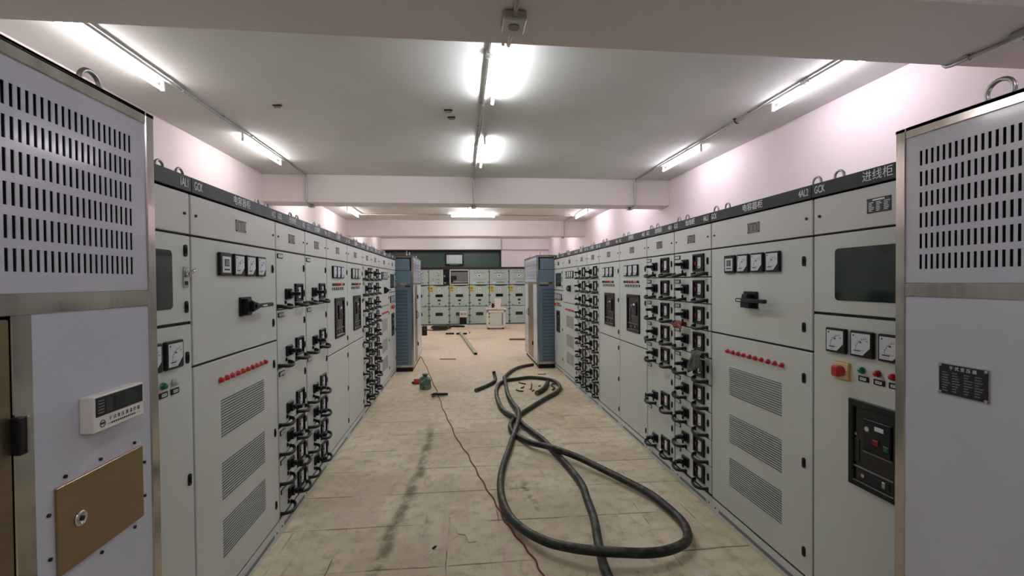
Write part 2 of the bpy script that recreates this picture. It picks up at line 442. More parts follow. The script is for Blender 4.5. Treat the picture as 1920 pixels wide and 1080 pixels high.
def acb_mesh(w,h):
    b=MB(); w/=2; h/=2
    b.box(-w,w,-.014,0,h-.035,h,'black',.004); b.box(-w,w,-.014,0,-h,-h+.03,'black',.004)
    b.box(-w,-w+.03,-.014,0,-h,h,'black',.004); b.box(w-.03,w,-.014,0,-h,h,'black',.004)
    b.box(-w+.03,w-.03,-.003,0,-h+.03,h-.035,'black_gloss')
    # moulded front of the breaker: control block, rating label, racking tray
    b.box(-.05,.10 if w>.17 else w-.04,-.012,-.003,-.02,.13,'black',.004)
    b.box(.004,.036,-.018,-.012,.022,.048,'dull_red',.004); b.box(.058,min(.086,w-.042),-.018,-.012,.012,.036,'button_green',.004)
    b.box(.012,.058,-.014,-.012,.088,.108,'face',.002); b.cyl((-.025,-.012,.085),(0,-1,0),.012,.004,'chrome',14)
    b.box(-.052,.12 if w>.17 else w-.04,-.008,-.003,-.028,-.024,'ink_soft')
    b.box(-.12,-.075,-.006,-.003,-.09,.02,'ink'); b.box(-.115,-.085,-.0065,-.006,.035,.048,'ink_soft')
    b.box(-w+.03,w-.03,-.009,-.003,-h+.092,-h+.098,'ink_soft')
    b.box(-w+.05,w-.05,-.006,-.003,-h+.04,-h+.082,'gap',.002)
    b.cyl((-.05,-.006,-h+.062),(0,-1,0),.009,.006,'chrome',12); b.box(.045,.062,-.010,-.006,-h+.048,-h+.076,'zinc',.002)
    return b.mesh('air_circuit_breaker')
ACB=acb_mesh(.37,.41); ACB_N=acb_mesh(.262,.41)
def cap_handle_mesh(kind):
    b=MB(); b.box(-.070,.070,-.012,0,-.055,.055,'black',.004)
    if kind=='lever':
        b.prism([(-.05,-.046),(-.02,-.05),(.05,-.022),(.05,.016),(-.02,.05),(-.05,.046)],'y',-.040,-.012,'black')
        b.prism([(-.02,-.03),(.06,-.014),(.06,.012),(-.02,.03)],'y',-.062,-.04,'black')
        b.box(.0,.238,-.072,-.046,-.011,.013,'dgreen',.004); b.box(.08,.14,-.0725,-.072,-.004,.004,'letter')
    else:
        b.prism([(-.042,-.05),(.042,-.05),(.042,-.01),(.03,.02),(-.03,.02),(-.042,-.01)],'y',-.05,-.012,'dgreen')
        b.box(-.03,.03,-.052,-.012,-.012,.04,'black',.006)
        b.box(-.070,.215,-.070,-.044,-.014,.010,'dgreen',.004); b.box(-.055,-.01,-.0706,-.070,-.006,.003,'letter')
    return b.mesh('operating_handle')
HANDLE={k:cap_handle_mesh(k) for k in ('lever','bar')}
def louver_mesh():
    b=MB(); w=.264
    n=14
    for i in range(n):
        z=.094-i*.0145
        b.box(-w,w,-.0012,0,z-.0010,z+.0032,'gap')
        b.prism([(0,z-.0008),(-.004,z-.0020),(-.0045,z-.0032),(0,z-.0060)],'x',-w,w,'paint')
    return b.mesh('louver_vent')
LOUVER=louver_mesh()
def nameplate_mesh(m,lm):
    b=MB(); b.box(-.06,.06,-.003,0,-.033,.033,m,.001)
    for i in range(6): 
        z=.012-i*.0075
        for x0 in (-.05,-.012,.026):
            b.box(x0,x0+random.uniform(.016,.03),-.0034,-.003,z,z+.0032,lm)
    b.box(-.03,.03,-.0034,-.003,.021,.028,lm)
    for x in (-.054,.054):
        for z in (-.027,.027): b.cyl((x,-.003,z),(0,-1,0),.0035,.003,'black',8)
    return b.mesh('nameplate')
NPLATE=nameplate_mesh('nameplate','ink'); NPLATE_B=nameplate_mesh('nameplate_black','letter')
def eye_mesh(R=.029,r=.0065):
    b=MB(); b.cyl((0,0,0),'z',.011,.012,'zinc',12); b.torus((0,0,.010+R),'y',R,r,'zinc'); return b.mesh('eye_bolt')
EYE=eye_mesh(); EYE_BIG=eye_mesh(.036,.007)
def mcb_handle_mesh():
    b=MB(); b.box(-.017,.017,-.006,0,-.05,.05,'chrome',.002); b.cyl((0,-.006,.012),(0,-1,0),.013,.012,'chrome',14)
    b.tube([(0,-.014,.012),(.014,-.022,.022),(.032,-.028,.036)],.007,'chrome',8); b.box(-.009,.009,-.009,-.006,-.036,-.018,'black',.001); return b.mesh('latch_handle')
LHANDLE=mcb_handle_mesh()

# ------------------------------------------------------------------ cabinet rows
D=1.0
GAP=.006
def slab(x0,x1,z0,z1,m='paint',y=0.,t=.014):
    return MB().box(x0,x1,y,y+t,z0,z1,m,.003)
def shell(kind, label, group, pos, rz, w, code, cname, black_plate=False):
    root=thing(kind,label,'cabinet',pos,rz,group)
    b=MB(); b.box(.001,w-.001,.03,D,.10,2.19,'paint'); b.box(.001,w-.001,.061,D,2.19,2.243,'paint'); b.box(.003,w-.003,.0145,.03,.10,2.178,'gasket'); part('body',b,root)
    b=MB(); b.box(.001,w-.001,.004,D,0,.104,'paint',.002); b.box(.09,w-.09,.002,.004,.036,.060,'ink_soft'); 
    for x in (.045,w-.045): b.cyl((x,.004,.052),(0,-1,0),.006,.003,'gasket',8)
    part('plinth',b,root)
    h=part('header_strip',MB().box(.0015,w-.0015,-.010,.06,2.181,2.252,'header',.002),root)
    it=[(text_mesh('GCK',.056,'letter',sx=.6),(.055,-.0105,2.216)),(text_mesh(code,.056,'letter',sx=.6),(w-.057,-.0105,2.216)),(text_mesh(cname,.052,'letter'),(w/2,-.0105,2.217))]
    for m_,o_ in it: part('lettering',m_,h,o_)
    tp=part('top_panel',slab(GAP,w-GAP,1.986,2.174,'paint_top_bounce'),root)
    part('nameplate',NPLATE_B if black_plate else NPLATE,tp,(w/2,0,2.083))
    for x in (.045,w-.045):
        part('screw',SCREW,tp,(x,0,2.078))
    for x in (.075,w-.075): part('eye_bolt',EYE,root,(x,.085,2.243))
    return root
_b=MB(); _b.cyl((0,0,0),(0,-1,0),.007,.006,'black',10); SCREW=_b.mesh('screw')

def latches(d, x, zs):
    for z in zs: part('latch',LATCH,d,(x,0,z))

def capacitor(label, group, pos, rz, code, du=0., handle='lever'):
    w=1.0; r=shell('capacitor_cabinet',label,group,pos,rz,w,code,'电容器柜')
    d=part('upper_door',slab(GAP,w-GAP,1.368,1.976),r)
    part('power_controller',CONTROLLER,d,(.275+du,0,1.858))
    for i in range(3): part('panel_meter',METER,d,(.425+du+i*.146,0,1.858))
    part('operating_handle',HANDLE[handle],d,((.52 if handle=='lever' else .488)+du*.5,0,1.620))
    latches(d,.937,(1.849,1.488))
    d=part('lower_door',slab(GAP,w-GAP,.122,1.356),r)
    for i in range(10): part('indicator_lamp',LAMP['lamp_red'],d,(.232+du*.5+i*.0605,0,1.250))
    for z in (1.043,.710,.405): part('louver_vent',LOUVER,d,(.503+du*.4,0,z))
    latches(d,.937,(1.210,.744,.252))
    return r

def incomer(label, group, pos, rz, w, code, black_plate=False):
    r=shell('incoming_cabinet',label,group,pos,rz,w,code,'进线柜',black_plate)
    d=part('window_door',slab(GAP,w-GAP,1.580,1.976),r)
    b=MB(); pts=[]
    x0,x1,z0,z1,q=.146,.622,1.645,1.902,.02
    for cx,cz,a in ((x1-q,z1-q,0),(x0+q,z1-q,pi/2),(x0+q,z0+q,pi),(x1-q,z0+q,3*pi/2)):
        for i in range(5): t=a+pi/2*i/4; pts.append((cx+q*cos(t),cz+q*sin(t)))
    b.prism(pts,'y',-.003,0,'glass_dark'); part('view_window',b,d)
    part('latch_handle',LHANDLE,d,(.72,0,1.785))
    latches(d,.722,(1.907,1.648))
    d=part('lower_door',slab(GAP,w-GAP,.122,1.566),r)
    for i in range(4): part('panel_meter',METER,d,(.164+i*.148,0,1.446))
    b=MB(); b.box(-.045,.045,-.008,0,-.045,.045,'yellow_plate',.002); b.box(-.040,.040,-.012,-.008,-.040,.040,'sw_cream',.002)
    b.lathe([(.0,.0),(.026,.0),(.024,.014),(.0,.015)],'lamp_red',(0,-.012,0),'y',16); b.box(-.024,.024,-.052,-.024,-.028,.028,'lamp_red',.009)
    part('emergency_switch',b,d,(.195,0,1.300))
    for x,m in ((.307,'lamp_green'),(.387,'lamp_red'),(.462,'lamp_red'),(.540,'lamp_green'),(.619,'lamp_white')):
        part('push_button',LAMP[m],d,(x,0,1.323)); part('name_tag',TAG_S,d,(x+.006,0,1.284))
    part('air_circuit_breaker',ACB_N,d,(.368,0,.975))
    latches(d,.722,(1.415,.849,.3))
    return r

def breaker_cab(label, group, pos, rz, code):
    w=.8; r=shell('breaker_cabinet',label,group,pos,rz,w,code,'出线柜')
    d=part('upper_door',slab(GAP,w-GAP,1.056,1.976),r)
    for i in range(3): part('panel_meter',METER,d,(.236+i*.146,0,1.860))
    for i,m in enumerate(('lamp_dark','lamp_dark','lamp_red','lamp_red','lamp_yellow','lamp_dark')):
        x=.195+i*.078; part('indicator_lamp',LAMP[m],d,(x,0,1.736)); part('name_tag',TAG_S,d,(x+.008,0,1.692))
    part('air_circuit_breaker',ACB,d,(.44,0,1.393))
    latches(d,.765,(1.865,1.52,1.14))
    d=part('lower_door',slab(GAP,w-GAP,.122,1.044),r)
    latches(d,.765,(.95,.58,.22))
    return r

def drawers(label, group, pos, rz, code, cells):
    w=.6; r=shell('drawer_cabinet',label,group,pos,rz,w,code,'出线柜')
    z=1.980; P=.206
    for n in cells:
        z1=z; z0=z-n*P; z=z0
        d=part('drawer',slab(.010,w-.010,z0+.004,z1-.004),r)
        zc=z0+.113
        part('name_tag',TAG,d,(.068,0,z1-.036))
        part('rotary_switch',SWITCH,d,(.205,0,zc-.006+random.uniform(-.001,.001)))
        part('circuit_breaker',BREAKER,d,(.425,0,zc))
        part('interlock_button',KEY,d,(.155,0,z0+.048))
        part('latch',LATCH,d,(.552,0,zc+.008 if n==1 else zc-.01))
        if n==2: part('latch',LATCH,d,(.552,0,z1-.11))
        for x in (.112,.452): part('pull_handle',PULL,d,(x,0,z0+.022))
    return r

XL,XR=-1.256,1.865
GL,GR='switchgear cabinets of the left row','switchgear cabinets of the right row'
NINE=(1,)*9
Lp=lambda y:(XL,y,0); Rp=lambda y:(XR,y,0)
incomer('pale grey incoming cabinet half hidden behind the left front transformer enclosure',GL,Lp(1.545),pi/2,.766,'1AL1')
capacitor('wide pale grey capacitor cabinet nearest the camera in the left row, lever handle pointing sideways',GL,Lp(2.312),pi/2,'1AL2',.02,'lever')
drawers('grey six-drawer cabinet standing right beside the near left capacitor cabinet',GL,Lp(3.312),pi/2,'1AL3',(2,2,2,1,1,1))
drawers('grey six-drawer cabinet standing beside the left row pair of breaker cabinets',GL,Lp(3.912),pi/2,'1AL4',(2,2,2,1,1,1))
breaker_cab('grey breaker cabinet with three meters in the left row, nearer one of two',GL,Lp(4.512),pi/2,'1AL5')
breaker_cab('grey breaker cabinet with three meters in the left row, farther one of two',GL,Lp(5.312),pi/2,'1AL6')
drawers('narrow nine-drawer cabinet in the left row, next to the plain breaker cabinet',GL,Lp(6.112),pi/2,'2AL4',NINE)
drawers('narrow nine-drawer cabinet in the left row, next to the far capacitor cabinet',GL,Lp(6.712),pi/2,'2AL3',NINE)
capacitor('capacitor cabinet near the far end of the left row, beyond the nine-drawer cabinets',GL,Lp(7.312),pi/2,'2AL2',.0,'lever')
incomer('last cabinet of the left row, with dark window, touching the blue transformer enclosure',GL,Lp(8.312),pi/2,.80,'2AL1')

incomer('pale grey incoming cabinet with red switch, beside the right front transformer enclosure',GR,Rp(2.256),-pi/2,.775,'4AL1',True)
capacitor('wide pale grey capacitor cabinet nearest the camera in the right row, green bar handle',GR,Rp(3.256),-pi/2,'4AL2',-.02,'bar')
drawers('grey nine-drawer cabinet with the rag hanging on it, beside near right capacitor cabinet',GR,Rp(3.856),-pi/2,'4AL3',NINE)
drawers('grey seven-drawer cabinet in the right row with two tall bottom drawers',GR,Rp(4.456),-pi/2,'4AL4',(1,1,1,1,1,2,2))
breaker_cab('grey breaker cabinet with three meters in the right row, nearer one of two',GR,Rp(5.256),-pi/2,'4AL5')
breaker_cab('grey breaker cabinet with three meters in the right row, farther one of two',GR,Rp(6.056),-pi/2,'4AL6')
drawers('narrow nine-drawer cabinet in the right row, next to the farther breaker cabinet',GR,Rp(6.656),-pi/2,'3AL4',NINE)
drawers('narrow nine-drawer cabinet in the right row, next to the far capacitor cabinet',GR,Rp(7.256),-pi/2,'3AL3',NINE)
capacitor('capacitor cabinet near the far end of the right row, beyond the nine-drawer cabinets',GR,Rp(8.256),-pi/2,'3AL2',.0,'lever')
incomer('last cabinet of the right row, with dark window, touching the blue transformer enclosure',GR,Rp(9.056),-pi/2,.80,'3AL1')

# ------------------------------------------------------------------ transformer enclosures
def slot_panel(x0,x1,z0,z1, xs0,pitch,ncol, ztop,rp,sh,nrow, m, sw=.0075, t=.0018):
    """sheet with real slots: ncol x nrow, top row starting at ztop"""
    b=MB(); z=z1; xs=[xs0+i*pitch for i in range(ncol)]
    for r in range(nrow):
        a=ztop-r*rp; c=a-sh
        b.box(x0,x1,0,t,a,z,m)
        e=x0
        for x in xs:
            b.box(e,x-sw/2,0,t,c,a,m); e=x+sw/2
        b.box(e,x1,0,t,c,a,m); z=c
    b.box(x0,x1,0,t,z0,z,m); return b
LEN=1.78; TH=2.27; TD=1.15
def xf_door(x0,x1,z0,z1,hinge_right=True,lower_slots=False):
    b=MB(); b.box(x0,x1,-.004,.012,z0,z1,'brushed',.004); return b
VENT=None
def transformer(label, pos, rz, near, end):
    """corridor face is local -Y; end = 'lo','hi' or None: which short side is panelled blue"""
    global VENT
    r=thing('transformer_enclosure',label,'transformer',pos,rz,'dry transformer enclosures')
    b=MB(); b.box(.03,LEN-.03,.03,TD-.03,.10,TH-.03,'void'); part('core',b,r)
    b=MB(); b.box(.02,LEN-.02,.03,TD-.02,0,.085,'black'); part('plinth',b,r)
    f=MB(); p=.037
    for x in (0,LEN-p):
        for y in (0,TD-p): f.box(x,x+p,y,y+p,.085,TH,'steel',.003)
    for z0,z1 in ((2.232,TH),(1.690,1.737),(.085,.13)):
        f.box(p,LEN-p,0,.03,z0,z1,'steel',.002); f.box(p,LEN-p,TD-.03,TD,z0,z1,'steel',.002)
        f.box(0,.03,p,TD-p,z0,z1,'steel',.002); f.box(LEN-.03,LEN,p,TD-p,z0,z1,'steel',.002)
    posts={'L':(1.316,1.363),'R':(.46,.487),'FL':(.52,.55),'FR':(1.24,1.27)}[near]
    f.box(posts[0],posts[1],0,.03,.13,1.69,'steel',.002)
    f.box(.0,LEN,0,TD,TH-.012,TH-.002,'steel'); part('frame',f,r)
    if VENT is None:
        VENT=slot_panel(.037,LEN-.037,1.737,2.232,.0875,.0183,88,2.178,.0692,.049,6,'film_vent',.0088).mesh('vent_panel')
    part('vent_panel',VENT,r,(0,.004,0))
    a,c=posts
    def sheet(x0,x1,name='side_panel'):
        return part(name,MB().box(x0,x1,.003,.010,.13,1.69,'film',.001),r)
    def door(x0,x1,hx,lab='brushed stainless door'):
        d=part('door',MB().box(x0+.006,x1-.006,-.002,.012,.14,1.683,'brushed',.003),r,label=lab)
        b=MB(); b.box(hx-.006,hx+.010,-.022,-.002,1.40,1.48,'black',.003); b.box(hx+.010,hx+.016,-.024,-.002,1.40,1.48,'zinc',.002); part('hinge',b,d)
        b=MB(); b.box(hx-.006,hx+.010,-.022,-.002,.40,.48,'black',.003); part('hinge',b,d)
        hm=(x0+.07) if abs(hx-x1)<abs(hx-x0) else (x1-.07)
        b=MB(); b.box(hm-.02,hm+.02,-.012,-.002,.98,1.16,'black',.004); b.tube([(hm,-.012,1.13),(hm,-.045,1.12),(hm,-.045,1.02),(hm,-.012,1.01)],.008,'chrome',8); part('door_handle',b,d)
        return d
    if near=='L':
        sheet(c,LEN-p); door(.04,a,a-.006); 
        # temperature controller box
        t=MB(); t.box(1.484-.0,1.664,-.030,.003,1.386,1.476,'cream',.002)
        t.box(1.490,1.658,-.0315,-.030,1.424,1.472,'black_gloss',.001); t.box(1.552,1.636,-.0322,-.0315,1.432,1.464,'dgreen')
        t.box(1.522,1.543,-.0322,-.0315,1.430,1.466,'ink'); 
        for i in range(5): t.box(1.497,1.516,-.0322,-.0315,1.432+i*.0075,1.4345+i*.0075,'ink_soft')
        tc=part('temperature_controller',t,r,label='cream temperature control box with dark display')
        part('lettering',text_mesh('干 式 变 压 器 温 控 器',.0115,'ink',.0003),tc,(1.590,-.0302,1.410))
        lb=MB(); lb.torus((1.512,-.0302,1.404),'y',.0085,.0010,'ink',20,6); lb.box(1.506,1.518,-.0306,-.030,1.402,1.407,'ink')
        for i in range(12): lb.box(1.541+i*.0075,1.546+i*.0075,-.0304,-.030,1.396,1.4005,'ink')
        lb.box(1.528,1.538,-.0304,-.030,1.398,1.3988,'ink'); lb.box(1.634,1.650,-.0304,-.030,1.398,1.3988,'ink')
        part('maker_mark',lb,tc)
        # stainless access plate
        pl=part('access_plate',MB().box(1.410,1.697,-.004,.003,1.078,1.285,'tan_plate',.001),r,label='bare stainless access plate with round lock')
        lk=MB(); lk.lathe([(0,0),(.019,0),(.019,.004),(.012,.007),(.012,.003),(.006,.003),(0,.003)],'chrome',(0,0,0),'y',20); lk.cyl((0,-.003,0),(0,-1,0),.006,.004,'black',12); part('lock',lk,pl,(1.472,-.004,1.186))
        for x,z in ((1.44,1.302),(1.547,1.302),(1.671,1.301),(1.394,1.232),(1.395,1.131),(1.711,1.230),(1.710,1.131),(1.544,1.060),(1.666,1.061)): part('screw',SCREW_Z,pl,(x,.003,z))
    elif near=='R':
        sheet(p,LEN-p-.0)
        n=MB(); n.box(-.0725,.0725,-.003,0,-.05,.05,'zinc',.001); n.box(-.069,.069,-.0042,-.003,-.047,.047,'nameplate_black')
        for i in range(8):
            z=.020-i*.0082
            for x0 in (-.060,-.030,.004,.034): n.box(x0,x0+random.uniform(.012,.026),-.0045,-.0042,z,z+.003,'ink_soft')
        for x in (-.065,.065):
            for z in (-.043,.043): n.cyl((x,-.003,z),(0,-1,0),.0045,.004,'chrome',10)
        np_=part('nameplate',n,r,(.2235,.003,1.432),label='black rating plate on four rivets')
        part('lettering',text_mesh('干 式 变 压 器',.013,'letter',.0003),np_,(0,-.0043,.036))
    elif near=='FL':
        sheet(p,.30); sheet(.80,LEN-p); door(c,.80,.79)
        part('cover_strip',MB().box(.30,a,.0,.012,.13,1.69,'brushed',.002),r)
    else:
        sheet(a+.03,LEN-p); door(.56,a,a-.01)
        part('louver_panel',slot_panel(p,.55,.13,1.69,.08,.0183,25,.80,.067,.048,9,'film'),r,(0,.004,0))
    for x in (.25,LEN-.12): part('eye_bolt',EYE_BIG,r,(x,.09,TH-.004))
    if end:
        s=1 if end=='hi' else -1
        # built facing -Y in its own frame (x across the short side, away from the corridor), then turned
        W=TD-.074
        ep=slot_panel(0,W,.13,1.640,.075,.0183,int((W-.13)/.0183),1.60,.067,.050,22,'blue_vent').mesh('end_vent_panel')
        loc,rot=((LEN-.004,.037,0),(0,0,pi/2)) if end=='hi' else ((.004,TD-.037,0),(0,0,-pi/2))
        part('end_vent_panel',ep,r,loc,rot,label='blue slotted end panel')
        b=MB(); b.box(.0,W,0,.006,1.737,1.975,'blue_sheet',.001); b.box(0,W,.004,.012,1.640,1.690,'blue_vent'); b.box(.02,.20,-.001,.004,1.655,1.680,'gap'); b.box(W-.12,W-.02,-.001,.004,1.655,1.680,'gap')
        part('end_sheet',b,r,loc,rot,label='plain blue end sheet')
        b=MB(); b.box(.03,W-.03,-.004,.006,1.985,2.205,'blue_sheet',.002); b.box(0,W,.004,.010,1.975,2.232,'gap')
        part('end_hatch',b,r,loc,rot,label='blue hatch near the top of the end')
    return r
_b=MB(); _b.cyl((0,0,0),(0,-1,0),.0045,.004,'black',8); SCREW_Z=_b.mesh('screw')
transformer('steel-framed transformer enclosure with cream control box, front left of the aisle',(-.93,-.25,0),pi/2,'L',None)
transformer('steel-framed transformer enclosure with black rating plate, front right of the aisle',(1.53,1.47,0),-pi/2,'R',None)
transformer('blue-ended transformer enclosure at the far end of the left cabinet row',(-.92,9.14,0),pi/2,'FL','lo')
transformer('blue-ended transformer enclosure at the far end of the right cabinet row',(1.515,9.075+LEN,0),-pi/2,'FR','hi')

# ------------------------------------------------------------------ high-voltage cabinets across the back
BY=18.6
KNOB=MB().cyl((0,0,0),(0,-1,0),.019,.02,'lamp_dark',10).mesh('control_knob')
PIP=[MB().cyl((0,0,0),(0,-1,0),.013,.012,k,8).mesh('indicator_lamp') for k in ('lamp_dark','lamp_red')]
CLAMP=MB().box(-.016,.016,-.014,0,-.02,.02,'black',.004).mesh('door_clamp')
def back_cab(label, x, variant=None):
    w=.806; r=thing('high_voltage_cabinet',label,'cabinet',(x,BY,0),0,'high voltage cabinets along the back wall')
    b=MB(); b.box(.001,w-.001,.02,1.25,0,2.25,'back_paint'); b.box(.002,w-.002,.010,.02,.03,2.25,'gasket'); part('body',b,r)
    part('header_strip',MB().box(.001,w-.001,-.02,.05,2.255,2.335,'gasket',.003),r)
    if variant=='open':
        b=MB(); z0,z1=1.63,2.24
        b.box(.02,.06,-.02,.01,z0,z1,'white_plastic',.003); b.box(w-.05,w-.012,-.02,.01,z0,z1,'white_plastic',.003); b.box(.02,w-.012,-.02,.01,z1-.04,z1,'white_plastic',.003); b.box(.02,w-.012,-.02,.01,z0,z0+.04,'white_plastic',.003)
        part('open_compartment_frame',b,r)
        b=MB(); b.box(.06,w-.05,.002,.009,z0+.04,z1-.04,'black'); b.box(.07,w-.06,-.004,.002,z0+.13,z1-.10,'nameplate')
        for i in range(14): b.box(.28+i*.032,.292+i*.032,-.012,-.004,z0+.16,z1-.12,'ink_soft')
        b.box(.08,w-.07,-.016,-.004,z0+.09,z0+.13,'zinc'); b.box(.08,.30,-.05,-.004,z0+.19,z0+.36,'black',.01); b.box(.07,.16,-.04,-.004,z0+.10,z0+.28,'black',.01)
        part('terminal_rack',b,r)
    else:
        x1=.53 if variant=='ajar' else w-.012
        d=part('instrument_door',MB().box(.012,x1,0,.012,1.63,2.24,'back_paint',.003),r)
        if variant=='ajar':
            b=MB(); b.box(x1+.035,w-.01,.0,.009,1.63,2.24,'black'); b.box(x1+.0,x1+.035,-.02,.01,1.63,2.24,'white_plastic',.003)
            b.box(x1+.07,w-.05,-.03,0,2.08,2.17,'dgreen',.006); b.box(x1+.06,x1+.13,-.03,0,1.93,2.02,'ink_soft',.006); b.box(x1+.09,w-.04,-.04,0,1.78,1.92,'black_gloss',.01); b.box(x1+.07,x1+.15,-.03,0,1.67,1.74,'ink_soft',.006)
            part('relay_bay',b,r,label='open relay bay full of dark wiring')
            b=MB(); b.lathe([(0,0),(.045,0),(.045,.015),(.0,.017)],'face',(.39,0,2.13),'y',18); b.torus((.39,-.004,2.13),'y',.046,.006,'black',18,6); part('round_meter',b,d)
            [part('control_knob',KNOB,d,(xx,0,zz)) for xx,zz in ((.39,2.0),(.17,1.84),(.31,1.84),(.39,1.84),(.39,1.72))]; part('name_tag',MB().box(.13,.23,-.005,0,1.69,1.74,'face',.003),d)
        else:
            for i in range(3):
                b=MB(); xx=.26+i*.135; b.box(xx-.045,xx+.045,-.012,0,2.09,2.18,'black',.004); b.box(xx-.034,xx+.034,-.014,-.012,2.106,2.172,'face'); part('panel_meter',b,d)
            b=MB(); b.box(.33,.475,-.008,0,1.93,2.06,'face',.004); b.box(.375,.43,-.012,-.008,1.97,2.015,'black',.004); part('protection_relay',b,d)
            for i in range(8): part('indicator_lamp',PIP[0 if i%3 else 1],d,(.17+i*.066,0,1.84))
            for i in range(5): part('control_knob',KNOB,d,(.33+i*.062,0,1.72))
            part('name_tag',MB().box(.13,.235,-.005,0,1.695,1.735,'face',.003),d)
        for z in (2.15,1.72): part('hinge',CLAMP,d,(w-.03,0,z))
    b=MB(); b.tube(catmull([(.20,-.01,1.615),(.30,-.012,1.600),(.46,-.014,1.594),(.62,-.012,1.600),(.72,-.01,1.615)],3),.016,'black',6); part('lifting_bar',b,r)
    d=part('breaker_door',MB().box(.012,w-.012,0,.012,.775,1.605,'back_paint',.003),r)
    b=MB(); b.box(.015,.165,-.004,0,1.335,1.575,'yellow',.002); b.box(.045,.135,-.005,-.004,1.46,1.53,'ink_soft'); b.box(.04,.14,-.005,-.004,1.37,1.41,'ink_soft'); part('warning_sign',b,d,label='yellow warning sign')
    b=MB(); b.box(.355,.465,-.004,0,1.325,1.505,'face',.002); b.box(.40,.43,-.005,-.004,1.36,1.45,'ink_soft'); part('notice',b,d)
    b=MB(); b.box(.255,.545,-.010,0,1.135,1.25,'black',.005); b.box(.27,.53,-.012,-.010,1.15,1.235,'glass_dark'); part('inspection_window',b,d)
    b=MB(); b.box(.345,.465,-.010,0,.975,1.04,'black',.005); b.cyl((.405,0,.865),(0,-1,0),.03,.03,'black',12); part('racking_port',b,d)
    for x_,z_ in ((w-.03,1.50),(w-.03,1.20),(w-.03,.90),(.04,1.20),(.04,.90),(.14,.80),(.66,.80)): part('door_clamp',CLAMP,d,(x_,0,z_))
    d=part('cable_door',MB().box(.012,w-.012,0,.012,.06,.755,'back_paint',.003),r)
    b=MB(); b.box(.255,.545,-.010,0,.39,.515,'black',.005); b.box(.27,.53,-.012,-.010,.405,.50,'glass_dark'); part('inspection_window',b,d)
    for x_,z_ in ((w-.03,.64),(w-.03,.40),(w-.03,.14),(.035,.66),(.035,.40),(.035,.14)): part('door_clamp',CLAMP,d,(x_,0,z_))
    return r
for i,(lab,var) in enumerate((
  ('green-grey high voltage cabinet mostly hidden behind the left blue transformer enclosure',None),
  ('green-grey high voltage cabinet with an open dark relay bay in its upper door','ajar'),
  ('green-grey high voltage cabinet with its upper compartment open, behind the stacked white box','open'),
  ('green-grey high voltage cabinet directly left of the wheeled cart',None),
  ('green-grey high voltage cabinet directly behind the wheeled cart',None),
  ('green-grey high voltage cabinet right of the wheeled cart, cut by the right transformer',None))):
    back_cab(lab,-2.066+i*.806,var)

# ------------------------------------------------------------------ room shell
WL,WR,CZ,Y0,Y1=-3.25,3.80,3.57,-4.0,20.3
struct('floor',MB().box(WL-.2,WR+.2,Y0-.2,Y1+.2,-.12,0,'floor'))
struct('ceiling',MB().box(WL-.2,WR+.2,Y0-.2,Y1+.2,CZ,CZ+.15,'ceil'))
struct('wall_left',MB().box(WL-.2,WL,Y0-.2,Y1+.2,0,CZ,'wall'))
struct('wall_right',MB().box(WR,WR+.2,Y0-.2,Y1+.2,0,CZ,'wall'))
struct('wall_front',MB().box(WL,WR,Y0-.2,Y0,0,CZ,'wall'))
struct('wall_back',MB().box(WL,WR,Y1,Y1+.2,0,CZ,'wall'))
BZ=3.11
for i,(a,c) in enumerate(((2.03,2.637),(8.05,8.50),(13.75,14.2),(19.5,20.3))):
    struct('trim_%d'%(i+1),MB().box(WL,WR,a,c,BZ,CZ,'beam',.004))
struct('wall_niche',MB().box(1.76,WR,19.7,Y1,0,BZ,'wall',.004))
b=MB(); b.box(WL,1.76,20.0,20.05,1.2,BZ,'dark_wall'); b.box(WL,1.76,19.97,20.0,3.03,BZ,'gasket',.003); b.box(1.70,1.76,19.96,20.0,1.2,BZ,'gasket',.003)
for x in (-1.9,-.1): b.box(x-.006,x+.006,19.996,20.0,1.2,3.03,'gasket')
struct('window_1',b)
b=MB(); b.tube([(1.74,19.485,BZ),(1.74,19.485,CZ)],.012,'zinc',8); solo('conduit_pipe',b,'thin pipe running up the far white beam','conduit')
b=MB(); b.tube([(-2.26,19.94,2.2),(-2.26,19.94,BZ-.01)],.022,'white_plastic',10); [b.box(-2.30,-2.22,19.95,20.0,z,z+.03,'zinc',.003) for z in (2.4,2.9)]; solo('downpipe',b,'thin white pipe against the dark back panel above the left transformer','pipe')

# ceiling holes left by hangers: small dark sockets and a hook
for i,(x,y,lab) in enumerate(((-1.84,4.95,'dark bracket stub in the ceiling, on the left above the cabinet row'),(-.11,4.93,'dark bracket stub in the ceiling, nearer one of the middle pair'),(-.08,5.14,'dark bracket stub in the ceiling, farther one of the middle pair'))):
    b=MB(); b.box(-.045,.045,-.018,.018,-.012,.0,'black',.004); b.box(-.03,.035,-.010,.010,-.03,-.012,'wood',.004)
    solo('bracket_stub',b,lab,'bracket',(x,y,CZ),(0,0,random.uniform(-.2,.2)),'ceiling bracket stubs')
b=MB(); b.tube([(0,0,0),(0,0,-.03),(.02,0,-.05),(.05,.01,-.045)],.007,'black',8); b.cyl((0,0,-.006),'z',.02,.006,'black',10); solo('ceiling_hook',b,'small dark hook in the ceiling above the right row','hook',(3.10,4.92,CZ))

